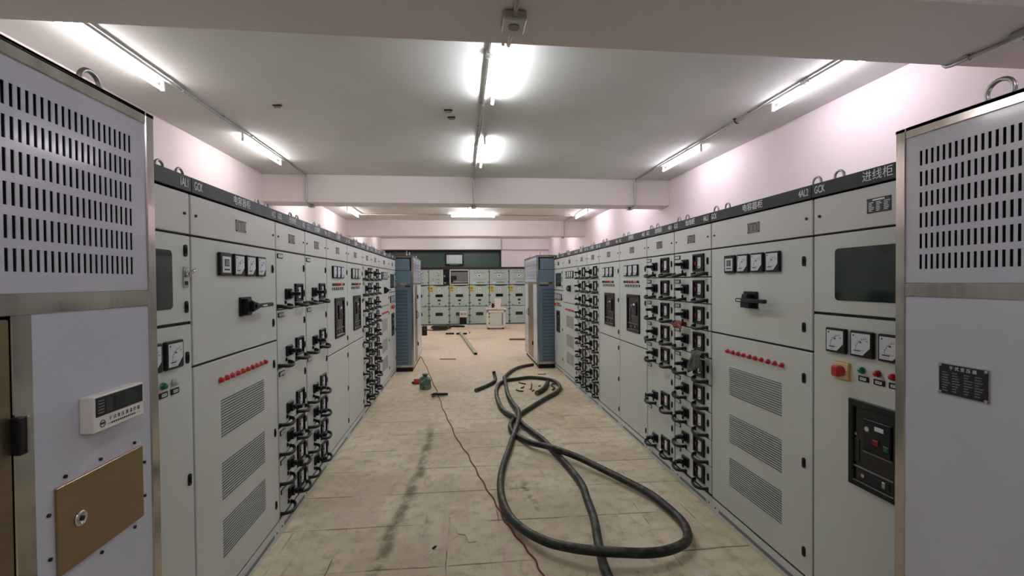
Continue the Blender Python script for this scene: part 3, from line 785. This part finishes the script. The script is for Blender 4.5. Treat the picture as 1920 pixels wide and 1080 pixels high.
# ------------------------------------------------------------------ lamps and conduit
def tube_lamp(label, c, length, axis, group):
    """fluorescent batten: c = centre at tube height"""
    r=thing('tube_light',label,'light',c,0 if axis=='y' else pi/2,group)
    h=length/2; up=CZ-c[2]
    b=MB(); b.box(-.011,.011,-h+.02,h-.02,up-.018,up,'batten',.003); part('batten',b,r)
    b=MB(); b.cyl((0,-h,0),'y',.0135,length,'tube_warm' if c[0]<-1 else 'tube_cool' if c[0]>2 else 'tube',10); part('tube',b,r)
    for s in (-1,1):
        b=MB(); b.box(-.013,.013,s*h-.012,s*h+.012,-.018,up,'batten',.003)
        part('lamp_holder',b,r)
    return r
TZ=3.495
GA='tube lights in the first ceiling bay'
tube_lamp('glowing tube light on the left ceiling line, nearest the front beam',(-2.63,3.90,TZ),1.12,'y',GA)
tube_lamp('glowing tube light on the left ceiling line, near the second beam',(-2.60,6.50,TZ),1.17,'y',GA)
tube_lamp('glowing tube light in the middle of the ceiling, nearest the front beam',(.325,3.95,TZ),1.15,'y',GA)
tube_lamp('glowing tube light in the middle of the ceiling, near the second beam',(.32,6.42,TZ),1.20,'y',GA)
tube_lamp('glowing tube light on the right ceiling line, nearest the front beam',(3.22,3.88,TZ),1.12,'y',GA)
tube_lamp('glowing tube light on the right ceiling line, near the second beam',(3.23,6.47,TZ),1.16,'y',GA)
GB='tube lights in the second ceiling bay'
tube_lamp('tube light on the left of the second bay, pointing down the hall',(-2.68,12.0,TZ),1.2,'y',GB)
tube_lamp('tube light lying crosswise over the aisle in the second bay',(.35,12.42,TZ),1.15,'x',GB)
tube_lamp('short-looking tube light end-on over the aisle, before the crosswise one',(.26,11.3,TZ),1.1,'y',GB)
tube_lamp('tube light on the right of the second bay, pointing down the hall',(3.22,12.0,TZ),1.2,'y',GB)
for x,lab in ((-2.66,'added unseen tube light on the left just beyond the second beam'),(.28,'added unseen tube light over the aisle just beyond the second beam'),(3.2,'added unseen tube light on the right just beyond the second beam')):
    tube_lamp(lab,(x,9.5,TZ),1.15,'y',GB)  # unseen lamps added to brighten the far aisle
for x,lab in ((-2.66,'added unseen tube light on the left just beyond the third beam'),(.28,'added unseen tube light over the aisle just beyond the third beam'),(3.2,'added unseen tube light on the right just beyond the third beam')):
    tube_lamp(lab,(x,15.4,TZ),1.15,'y','added unseen tube lights of the back bay')  # extra unseen row, added to lift the light at the back
GC='tube lights by the back beam'
for x,lab in ((-2.5,'tube light by the back beam on the left, hidden above the third beam'),(.25,'tube light by the back beam over the aisle, hidden above the third beam'),(3.0,'tube light by the back beam on the right, hidden above the third beam')):
    tube_lamp(lab,(x,18.1,TZ+.03),1.15,'x',GC)
GD='tube lights behind the front beam'
for x,lab in ((-2.62,'tube light on the left behind the front beam'),(.32,'tube light over the aisle behind the front beam'),(3.2,'tube light on the right behind the front beam')):
    tube_lamp(lab,(x,-.6,TZ),1.15,'y',GD)

def conduit(label, pts, boxes=(), clips=(), name='conduit_run'):
    r=thing(name,label,'conduit',pts[0])
    o=Vector(pts[0])
    b=MB(); P=[Vector(p)-o for p in pts]
    # rounded bends
    path=[P[0]]
    for i in range(1,len(P)-1):
        a=(P[i-1]-P[i]).normalized(); c=(P[i+1]-P[i]).normalized(); q=min(.05,(P[i-1]-P[i]).length*.4,(P[i+1]-P[i]).length*.4)
        for t in (0,.33,.67,1.):
            path.append(P[i]+a*q*(1-t)**2+c*q*t*t)
    path.append(P[-1])
    b.tube(path,.0115,'zinc',8); part('pipe',b,r)
    for q in boxes:
        p=Vector(q[:3])-o; s=q[3] if len(q)>3 else .045
        bb=MB(); bb.box(-s,s,-s*1.25,s*1.25,-.024,.024,'zinc',.006); bb.cyl((0,0,-.028),'z',s*.5,.006,'nameplate',12)
        for yy in (-1,1): bb.cyl((0,yy*s*1.25,0),(0,yy,0),.016,.02,'zinc',10)
        part('junction_box',bb,r,p)
    for q in clips:
        bb=MB(); bb.box(-.035,.035,-.010,.010,.004,.016,'zinc',.002); bb.torus((0,0,0),'y',.014,.004,'zinc',12,6); part('clip',bb,r,Vector(q)-o)
    return r
cz=CZ-.018
conduit('steel conduit along the left ceiling line, turning down the second beam',[(-2.545,2.66,cz),(-2.545,8.03,cz),(-2.545,8.03,BZ-.016),(-2.545,8.20,BZ-.016)],[(-2.545,8.30,BZ-.025)],[(-2.545,y,cz) for y in (3.2,4.6,5.3,6.0,7.3)])
conduit('steel conduit along the middle of the ceiling, turning down the second beam',[(.245,2.66,cz),(.245,8.03,cz),(.245,8.03,BZ-.016),(.245,8.20,BZ-.016)],[(.245,8.30,BZ-.025),(.245,3.65,cz-.004,.03),(.245,6.15,cz-.004,.03)],[(.245,y,cz) for y in (3.0,4.7,5.4,7.2)])
conduit('steel conduit along the right ceiling line, turning down the second beam',[(3.145,2.66,cz),(3.145,8.03,cz),(3.145,8.03,BZ-.016),(3.145,8.20,BZ-.016)],[(3.145,8.30,BZ-.025),(3.145,3.9,cz-.004,.03)],[(3.145,y,cz) for y in (3.2,4.7,5.2,6.1,7.2)])
conduit('steel conduit and junction box under the front beam, over the aisle',[(.285,2.06,BZ-.016),(.285,2.655,BZ-.016),(.285,2.655,cz)],[(.285,2.37,BZ-.026,.06)],[])
conduit('steel conduit under the front beam at the far right',[(3.10,2.06,BZ-.016),(3.10,2.655,BZ-.016),(3.10,2.655,cz)],[(3.10,2.20,BZ-.026,.05)],[(3.10,2.5,BZ-.016)])
conduit('steel conduit crossing the ceiling of the second bay',[(-2.62,12.55,cz),(3.145,12.55,cz),(3.145,13.73,cz),(3.145,13.73,BZ-.016),(3.145,13.85,BZ-.016)],[(3.145,13.95,BZ-.025)],[(x,12.55,cz) for x in (-2,-1,1.4,2.3)])
conduit('short steel conduit beside the left tube light of the second bay',[(-2.58,8.6,cz),(-2.58,12.5,cz)],[],[])
conduit('short steel conduit over the aisle in the second bay',[(.22,8.6,cz),(.22,12.48,cz)],[],[])
conduit('short steel conduit beside the right tube light of the second bay',[(3.14,8.6,cz),(3.14,12.48,cz)],[],[])

# ------------------------------------------------------------------ screen on the dark panel
t=thing('wall_screen','black-framed grey screen hung on the dark back panel','screen',(-.255,19.9,2.45))
b=MB(); b.box(-.385,.385,-.04,.03,0,.50,'black_gloss',.012); part('housing',b,t)
part('display',MB().box(-.335,.335,-.045,-.04,.07,.45,'screen',.003),t); part('speaker_bar',MB().box(-.20,.20,-.048,-.04,.02,.05,'ink_soft',.004),t)
part('wall_mount',MB().box(-.08,.08,.03,.10,.15,.35,'black'),t)

# ------------------------------------------------------------------ floor things
def zed(pts, z): return [(x,y,zz) for (x,y),zz in zip(pts,z)]
cab=[(1.47,9.36,.032),(1.15,9.11,.032),(.91,8.64,.034),(.76,8.12,.05),(.735,7.86,.094),(.72,7.50,.06),(.69,6.82,.05),(.71,6.23,.06),(.72,5.89,.094),(.69,5.55,.094),(.61,5.20,.060),(.53,4.89,.045),
 (.48,4.66,.045),(.38,4.25,.042),(.32,3.88,.04),(.31,3.57,.04),(.34,3.30,.045),(.42,3.07,.06),(.53,2.90,.075),(.66,2.79,.09),(.81,2.72,.098),(.96,2.69,.095),(1.12,2.68,.085),(1.27,2.71,.075),(1.42,2.80,.06),(1.50,2.92,.05),(1.54,3.08,.045),(1.53,3.27,.045),(1.48,3.51,.05),(1.35,3.77,.06),(1.23,3.99,.07),(1.09,4.22,.085),(.96,4.38,.095),(.84,4.56,.085),(.72,4.74,.06),
 (.63,5.01,.035),(.58,5.15,.032),(.565,5.36,.032),(.62,5.62,.032),(.73,5.83,.032),(.85,6.04,.034),(1.22,6.62,.034),(1.45,6.96,.034),(1.58,7.30,.034),(1.60,7.63,.034),(1.52,7.89,.034),(1.24,8.10,.034),(.96,8.01,.034),(.78,7.92,.033),(.63,7.67,.034),(.54,7.18,.034),(.52,6.59,.034),(.54,6.12,.036),(.60,5.88,.04),(.66,5.67,.06),(.72,5.41,.05),(.79,5.17,.04),(.87,4.89,.034),(.93,4.50,.034),
 (.98,4.09,.034),(1.00,3.77,.034),(.97,3.49,.034),(.94,3.21,.034),(.89,2.96,.034),(.86,2.79,.033),(.84,2.66,.033),(.83,2.45,.034),(.82,2.1,.034),(.85,1.75,.034)]
b=MB(); b.tube(catmull(cab,7),.030,'rubber',12,cap='rubber_cut')
solo('power_cable',b,'thick black power cable lying in a big figure-eight loop on the floor','cable')
w=[(-.93,10.8),(-.90,10.67),(-.70,9.46),(-.50,8.17),(-.37,7.29),(-.26,6.42),(-.16,5.79),(-.04,5.09),(.04,4.68),(.11,4.27),(.19,3.92),(.26,3.58),(.31,3.33),(.38,3.08),(.44,2.86),(.48,2.65),(.53,2.40),(.60,2.0),(.62,1.6)]
w=[(x+(random.uniform(-.012,.012) if 0<i<len(w)-1 else 0),y) for i,(x,y) in enumerate(w)]
b=MB(); b.tube([(p.x+.006*sin(i*.9),p.y,.006) for i,p in enumerate(catmull([(x,y,0) for x,y in w],8))],.0058,'wire_red',6)
solo('thin_wire',b,'thin reddish wire running down the aisle floor','wire')

def offcut(label, pts, r, name='cable_offcut', grp='cable offcuts'):
    b=MB(); b.tube(catmull(pts,5),r,'rubber',10,cap='rubber_cut'); return solo(name,b,label,'cable piece',group=grp)
offcut('black cable offcut left of the loop with one end bent up',[(.22,7.28,.031),(.38,7.52,.031),(.52,7.77,.033),(.585,7.95,.045),(.58,8.10,.10),(.565,8.12,.16)],.030)
offcut('thick black cable offcut lying inside the small far loop',[(1.14,6.93,.038),(1.27,7.14,.038),(1.38,7.42,.038),(1.45,7.66,.038)],.036)
offcut('thin black cable offcut curled beside the thick one inside the far loop',[(1.44,7.2,.016),(1.50,7.33,.016),(1.49,7.50,.016),(1.52,7.62,.016),(1.56,7.55,.03)],.014)
S='small cable scraps inside the far loop'
for lab,pts in (('curved cable scrap inside the far loop, nearest the aisle',[(.87,7.30,.012),(.91,7.22,.012),(.97,7.19,.012)]),
 ('thin curved peel of cable sheath inside the far loop, farthest back',[(.98,7.86,.008),(1.02,7.76,.010),(1.08,7.70,.008)]),
 ('short dark cable scrap behind the curved one inside the far loop',[(.96,7.42,.010),(1.0,7.45,.012),(1.02,7.52,.010)]),
 ('upright dark cable scrap in the middle of the far loop',[(1.10,7.28,.012),(1.14,7.45,.016),(1.18,7.70,.012)]),
 ('stubby cable scrap below the middle of the far loop',[(1.11,7.17,.012),(1.145,7.24,.012)]),
 ('round cable scrap right of the middle of the far loop',[(1.27,7.50,.012),(1.30,7.53,.012)])):
    b=MB(); b.tube(catmull(pts,4),.011,'rubber',8,cap='rubber_cut'); solo('cable_scrap',b,lab,'cable piece',group=S)
b=MB(); b.tube(catmull([(1.42,8.48,.008),(1.50,8.46,.010),(1.57,8.49,.008)],4),.007,'rubber',6); solo('wire_scrap',b,'thin dark scrap on the floor behind the far loop','cable piece')

# green bag, red bottle, dark glove on the aisle floor
b=MB(); prof=[(.0,0),(.082,.0),(.096,.02),(.092,.08),(.096,.15),(.086,.185),(.060,.20),(.032,.212),(.0,.214)]
b.lathe(prof,'bag_green',seg=18); me=b.mesh('paint_tin')
for i,v in enumerate(me.vertices):
    k=1+.05*sin(v.co.z*60+atan2(v.co.y,v.co.x)*3); v.co.x*=k; v.co.y*=k*.85
g=solo('bag',me,'small green-patterned bag standing on the aisle floor','bag',(-.59,7.62,0))
part('gathered_top',MB().lathe([(.030,.208),(.040,.225),(.052,.245),(.030,.258),(.0,.250)],'bag_green',seg=14),g)
g=thing('bottle','red plastic bottle lying on its side beside the green bag','bottle',(-.84,8.02,.045),0)
b=MB(); b.lathe([(0,0),(.040,.0),(.045,.012),(.045,.12),(.030,.155),(.016,.165),(.016,.18)],'red_plastic',axis='x',seg=16); part('bottle_body',b,g,(.03,0,0)); 
b=MB(); b.lathe([(.0,0),(.020,0),(.020,.035),(0,.035)],'black',axis='x',seg=14); part('cap',b,g,(-.005,0,-.02)); g.rotation_euler=(0,0,-.15)
b=MB(); b.tube(catmull([(-.115,.0,.02),(-.08,.0,.032),(-.03,.0,.03),(.03,.005,.024),(.09,.01,.022),(.125,.01,.018)],4),.034,'black',10,rf=lambda t:.75+.35*sin(pi*t)**.5*(1-.55*t),flat=.62)
b.tube(catmull([(-.08,-.03,.018),(-.10,-.055,.016),(-.125,-.06,.014)],3),.014,'black',8,flat=.7); b.tube(catmull([(-.09,.03,.018),(-.115,.05,.016),(-.135,.05,.012)],3),.013,'black',8,flat=.7)
solo('work_glove',b,'dark crumpled work glove lying on the thin wire','glove',(-.335,7.11,.006),(0,0,.1))

# plank (cable tray length), sticks and bars towards the back
def bar(name, label, cat, a, c, w, h, m, z=0., group=None, open_end=False):
    a=Vector((*a,z)); c=Vector((*c,z)); d=c-a; l=d.length
    b=MB()
    if open_end:
        b.box(0,l,-w/2,w/2,0,.006,m); b.box(0,l,-w/2,-w/2+.006,0,h,m); b.box(0,l,w/2-.006,w/2,0,h,m); b.box(.004,l,-w/2,w/2,h-.006,h,m); b.box(.02,.03,-w/2+.006,w/2-.006,.006,h-.006,'void')
    else: b.box(0,l,-w/2,w/2,0,h,m,min(w,h)*.2)
    return solo(name,b,label,cat,a,(0,0,atan2(d.y,d.x)),group)
bar('trunking','long grey-green metal trunking lying along the far aisle floor','trunking',(.34,10.96),(-.03,15.7),.085,.06,'plank',open_end=True)
bar('thin_batten','thin wooden batten on the floor before the long trunking','batten',(-.48,10.48),(-.12,10.42),.03,.018,'wood')
bar('thick_stick','flat brown stick on the floor near the right transformer','stick',(1.43,13.6),(1.98,13.52),.05,.05,'wood')
bar('black_bar','short black bar on the floor left of the long trunking','bar',(-.51,15.45),(-.23,15.40),.06,.055,'black')
bar('black_block','small black block just left of the long trunking','block',(-.16,15.37),(-.058,15.36),.10,.055,'black',z=.0)
bar('black_block','small black block just right of the long trunking','block',(.06,15.34),(.19,15.32),.10,.055,'black')
bar('bolt_stub','tiny dark stub on the floor right of the black blocks','stub',(.27,15.62),(.31,15.62),.04,.045,'wood')
bar('floor_bar','long dark bar lying at the foot of the back cabinets','bar',(-.47,17.9),(.14,17.75),.10,.07,'dgreen')

# heap of black cable at the foot of the back cabinets
b=MB()
for k in range(9):
    r0=random.uniform(.13,.30); cx,cy=random.uniform(-.82,-.66),random.uniform(16.75,17.0); z=.025+k*.016
    pts=[(cx+r0*cos(t)*random.uniform(.92,1.08)*1.15,cy+r0*.8*sin(t)*random.uniform(.92,1.08),z+.008*sin(2*t+k)) for t in [2*pi*i/10*1.0 for i in range(11)]]
    b.tube(catmull(pts,3),.018,'rubber',7)
b.tube(catmull([(-.60,16.85,.05),(-.9,16.6,.03),(-1.15,16.75,.02),(-1.35,16.65,.02)],5),.016,'rubber',7)
solo('cable_heap',b,'coil of black cable heaped at the foot of the left back cabinets','cable')
b=MB(); b.box(-.08,.08,-.07,.07,0,.30,'black',.015); b.box(-.05,.05,-.075,-.07,.18,.26,'ink'); g=solo('toolbox',b,'upright black case beside the left transformer enclosure','case',(-1.19,15.3,0)); 
b2=MB(); b2.tube([(-.04,0,.30),(-.035,0,.34),(.035,0,.34),(.04,0,.30)],.010,'black',8); part('handle',b2,g)

# white carton on black box in front of the open back cabinet
b=MB(); b.box(-.14,.14,-.11,.11,.0,.02,'white_plastic',.004); b.box(-.13,.13,-.10,.10,.02,.30,'black',.008); b.box(-.13,.13,-.105,-.10,.27,.30,'white_plastic'); 
solo('black_crate','%s'%'' or b,'black case with pale base standing before the back cabinets','case',(.07,18.25,0)) if False else None
k=thing('black_case','black case with pale base standing before the open back cabinet','case',(.085,18.28,0))
part('base',MB().box(-.15,.15,-.12,.12,0,.06,'white_plastic',.006),k); part('case_body',MB().box(-.135,.135,-.11,.11,.06,.345,'black',.012),k)
b=MB(); b.box(-.145,.145,-.11,.11,0,.24,'white_plastic',.006); b.box(-.10,-.02,-.112,-.11,.10,.17,'ink_soft'); b.box(.02,.05,-.112,-.11,.08,.19,'ink_soft'); b.box(.07,.10,-.112,-.11,.08,.19,'ink_soft')
solo('carton',b,'white printed carton standing on the black case','box',(.095,18.28,.346))

# wheeled test cart with white bin
k=thing('wheeled_cart','pale green wheeled test cart parked before the back cabinets','cart',(1.28,16.98,0))
b=MB(); b.box(-.32,.32,-.22,.22,.12,.62,'cart_paint',.006); part('cart_body',b,k)
b=MB()
for x in (-.34,.28): b.box(x,x+.06,-.25,-.20,.08,.70,'white_plastic',.008); b.box(x,x+.06,.20,.25,.08,.70,'white_plastic',.008)
b.box(-.34,.34,-.25,-.2,.62,.70,'white_plastic',.008); b.box(-.34,.34,-.25,.25,.06,.12,'white_plastic',.008); part('frame',b,k)
part('table_top',MB().box(-.37,.37,-.28,.28,.72,.78,'white_plastic',.012),k); b=MB(); b.box(-.30,.30,-.2,.2,.70,.722,'gasket'); b.cyl((.01,-.28,.75),(0,-1,0),.016,.012,'black',10); part('tray_gap',b,k)
b=MB(); b.box(-.26,.21,-.226,-.22,.15,.60,'cart_paint',.004); b.box(.215,.235,-.228,-.22,.16,.60,'gasket'); part('front_door',b,k)
b=MB(); [b.box(-.275,-.235,-.236,-.22,z-.02,z+.02,'black',.004) for z in (.22,.46,.58)]; part('hinge',b,k)
for x in (-.28,.26):
    for y in (-.2,.2):
        b=MB(); b.cyl((x-.015,y,.032),'x',.032,.03,'black',14); b.box(x-.02,x+.02,y-.02,y+.02,.045,.065,'zinc'); part('caster_wheel',b,k)
b=MB()
for s,(w0,w1) in enumerate(((.095,.125),)):
    o=[(-w0,-w0*.8),(w0,-w0*.8),(w0,w0*.8),(-w0,w0*.8)]; p=[(-w1,-w1*.8),(w1,-w1*.8),(w1,w1*.8),(-w1,w1*.8)]
    t=.006; q=[(x-(t if x>0 else -t),y-(t if y>0 else -t)) for x,y in p]; i=[(x-(t if x>0 else -t),y-(t if y>0 else -t)) for x,y in o]
    vs=[(x,y,0) for x,y in o]+[(x,y,.34) for x,y in p]+[(x,y,.34) for x,y in q]+[(x,y,.01) for x,y in i]
    fs=[(3,2,1,0)]+[(a,(a+1)%4,4+(a+1)%4,4+a) for a in range(4)]+[(4+a,4+(a+1)%4,8+(a+1)%4,8+a) for a in range(4)]+[(8+a,8+(a+1)%4,12+(a+1)%4,12+a) for a in range(4)]+[(12,13,14,15)]
    b.add(vs,fs,'white_plastic')
b.box(-.19,-.12,-.02,.02,.27,.32,'white_plastic',.006)
solo('white_bin',b,'tapered white bin standing on the wheeled cart','bin',(1.36,16.98,.781))
b=MB(); b.lathe([(0,0),(.042,0),(.045,.01),(.045,.15),(.03,.16),(0,.16)],'black',seg=16); solo('black_jar',b,'black cylinder standing left of the white bin on the cart','jar',(1.175,16.92,.781))
b=MB(); b.lathe([(0,.0),(.04,.0),(.045,.03),(.04,.08),(.0,.085)],'white_plastic',seg=14); solo('white_cup',b,'small white cup on the cart beside the black cylinder','cup',(1.06,16.95,.781))

# torn flat card and small chips on the near floor
b=MB(); b.prism([(-.075,.10),(.02,.11),(.06,.02),(.065,-.09),(.012,-.095),(-.01,.0),(-.06,.02)],'z',0,.006,'paper'); solo('card_scrap',b,'torn flat piece of card on the near floor left of the wire','card',(.025,3.17,.001))
b=MB(); b.prism([(-.05,-.01),(.04,-.02),(.05,.03),(-.02,.04)],'z',0,.008,'white_plastic'); solo('white_scrap',b,'pale scrap on the floor at the bottom right edge','card',(1.40,2.56,.001),(0,0,.1))
b=MB(); b.tube([(0,0,.006),(.012,.01,.010),(.02,.025,.006)],.006,'black',6); solo('bolt_chip',b,'small dark chip on the floor left of the torn card','scrap',(-.20,3.03,0))

# rag and orange cloth on the right drawer handles
def drape(u, down_f, down_b, amp, folds, out, thick, m):
    """cloth hung over a bar along X: returns MB, bar at origin, front towards -Y"""
    nu,nt=28,18; top=[]
    def P(i,j):
        a=i/(nu-1); t=j/(nt-1); x=(a-.5)*u*(.50+.50*min(1,t*1.5))+.012*sin(t*5+a*2)
        L1=down_f*(.82+.18*sin(a*5+1)); tot=down_b+.04+L1; sd=t*tot
        fold=amp*sin(a*folds*2*pi+1.2*sin(t*3))*min(1.,abs(t-.25)*2)
        if sd<down_b: return (x,.016+fold*.2,-(down_b-sd))
        if sd<down_b+.04:
            q=(sd-down_b)/.04*pi; return (x,.016*cos(q)-.0,.016*sin(q)+.002)
        z=-(sd-down_b-.04); return (x,-.016-out*(-z/down_f)**.6*.5+fold,z)
    b=MB(); vs=[P(i,j) for i in range(nu) for j in range(nt)]
    fs=[(i*nt+j,(i+1)*nt+j,(i+1)*nt+j+1,i*nt+j+1) for i in range(nu-1) for j in range(nt-1)]
    b.add(vs,fs,m,True); return b
# right nine-drawer cabinet stands at y 3.856 (local x runs towards -Y): 4th drawer handle, right hand pull
o=solo('rag',drape(.21,.155,.03,.020,2.6,.035,.003,'rag'),'grey cleaning rag hanging over a drawer handle of the right row','rag',(XR-.058,3.856-.51,1.980-4*.206+.026),(0,0,-pi/2))
sd=o.modifiers.new('thickness','SOLIDIFY'); sd.thickness=.004
o=solo('orange_cloth',drape(.14,.035,.02,.006,2.5,.02,.003,'orange'),'small orange cloth folded over a drawer handle beside the rag','cloth',(XR-.056,3.856-.22,1.980-3*.206+.026),(0,0,-pi/2))
sd=o.modifiers.new('thickness','SOLIDIFY'); sd.thickness=.006

# ------------------------------------------------------------------ world, camera, colour
wd=bpy.data.worlds.new('world'); scene.world=wd; wd.use_nodes=True
wd.node_tree.nodes['Background'].inputs['Color'].default_value=(.8,.85,1,1); wd.node_tree.nodes['Background'].inputs['Strength'].default_value=.05
f,yaw,pitch,roll,H=862.51,.1112,.0148,.0085,1.7539
fw=Vector((sin(yaw)*cos(pitch),cos(yaw)*cos(pitch),-sin(pitch))); rt=Vector((cos(yaw),-sin(yaw),0)); dn=fw.cross(rt)
r2=rt*cos(roll)+dn*sin(roll); d2=dn*cos(roll)-rt*sin(roll)
cam=bpy.data.cameras.new('camera'); co=bpy.data.objects.new('camera',cam); COL.objects.link(co)
cam.sensor_width=36; cam.lens=f/1920*36; cam.clip_start=.02; cam.clip_end=100
M=Matrix((r2,-d2,-fw)).transposed().to_4x4(); M.translation=(0,0,H); co.matrix_world=M
scene.camera=co
vs=scene.view_settings; vs.view_transform='Standard'; vs.look='None'; vs.gamma=1; vs.use_curve_mapping=False; vs.exposure=0.66
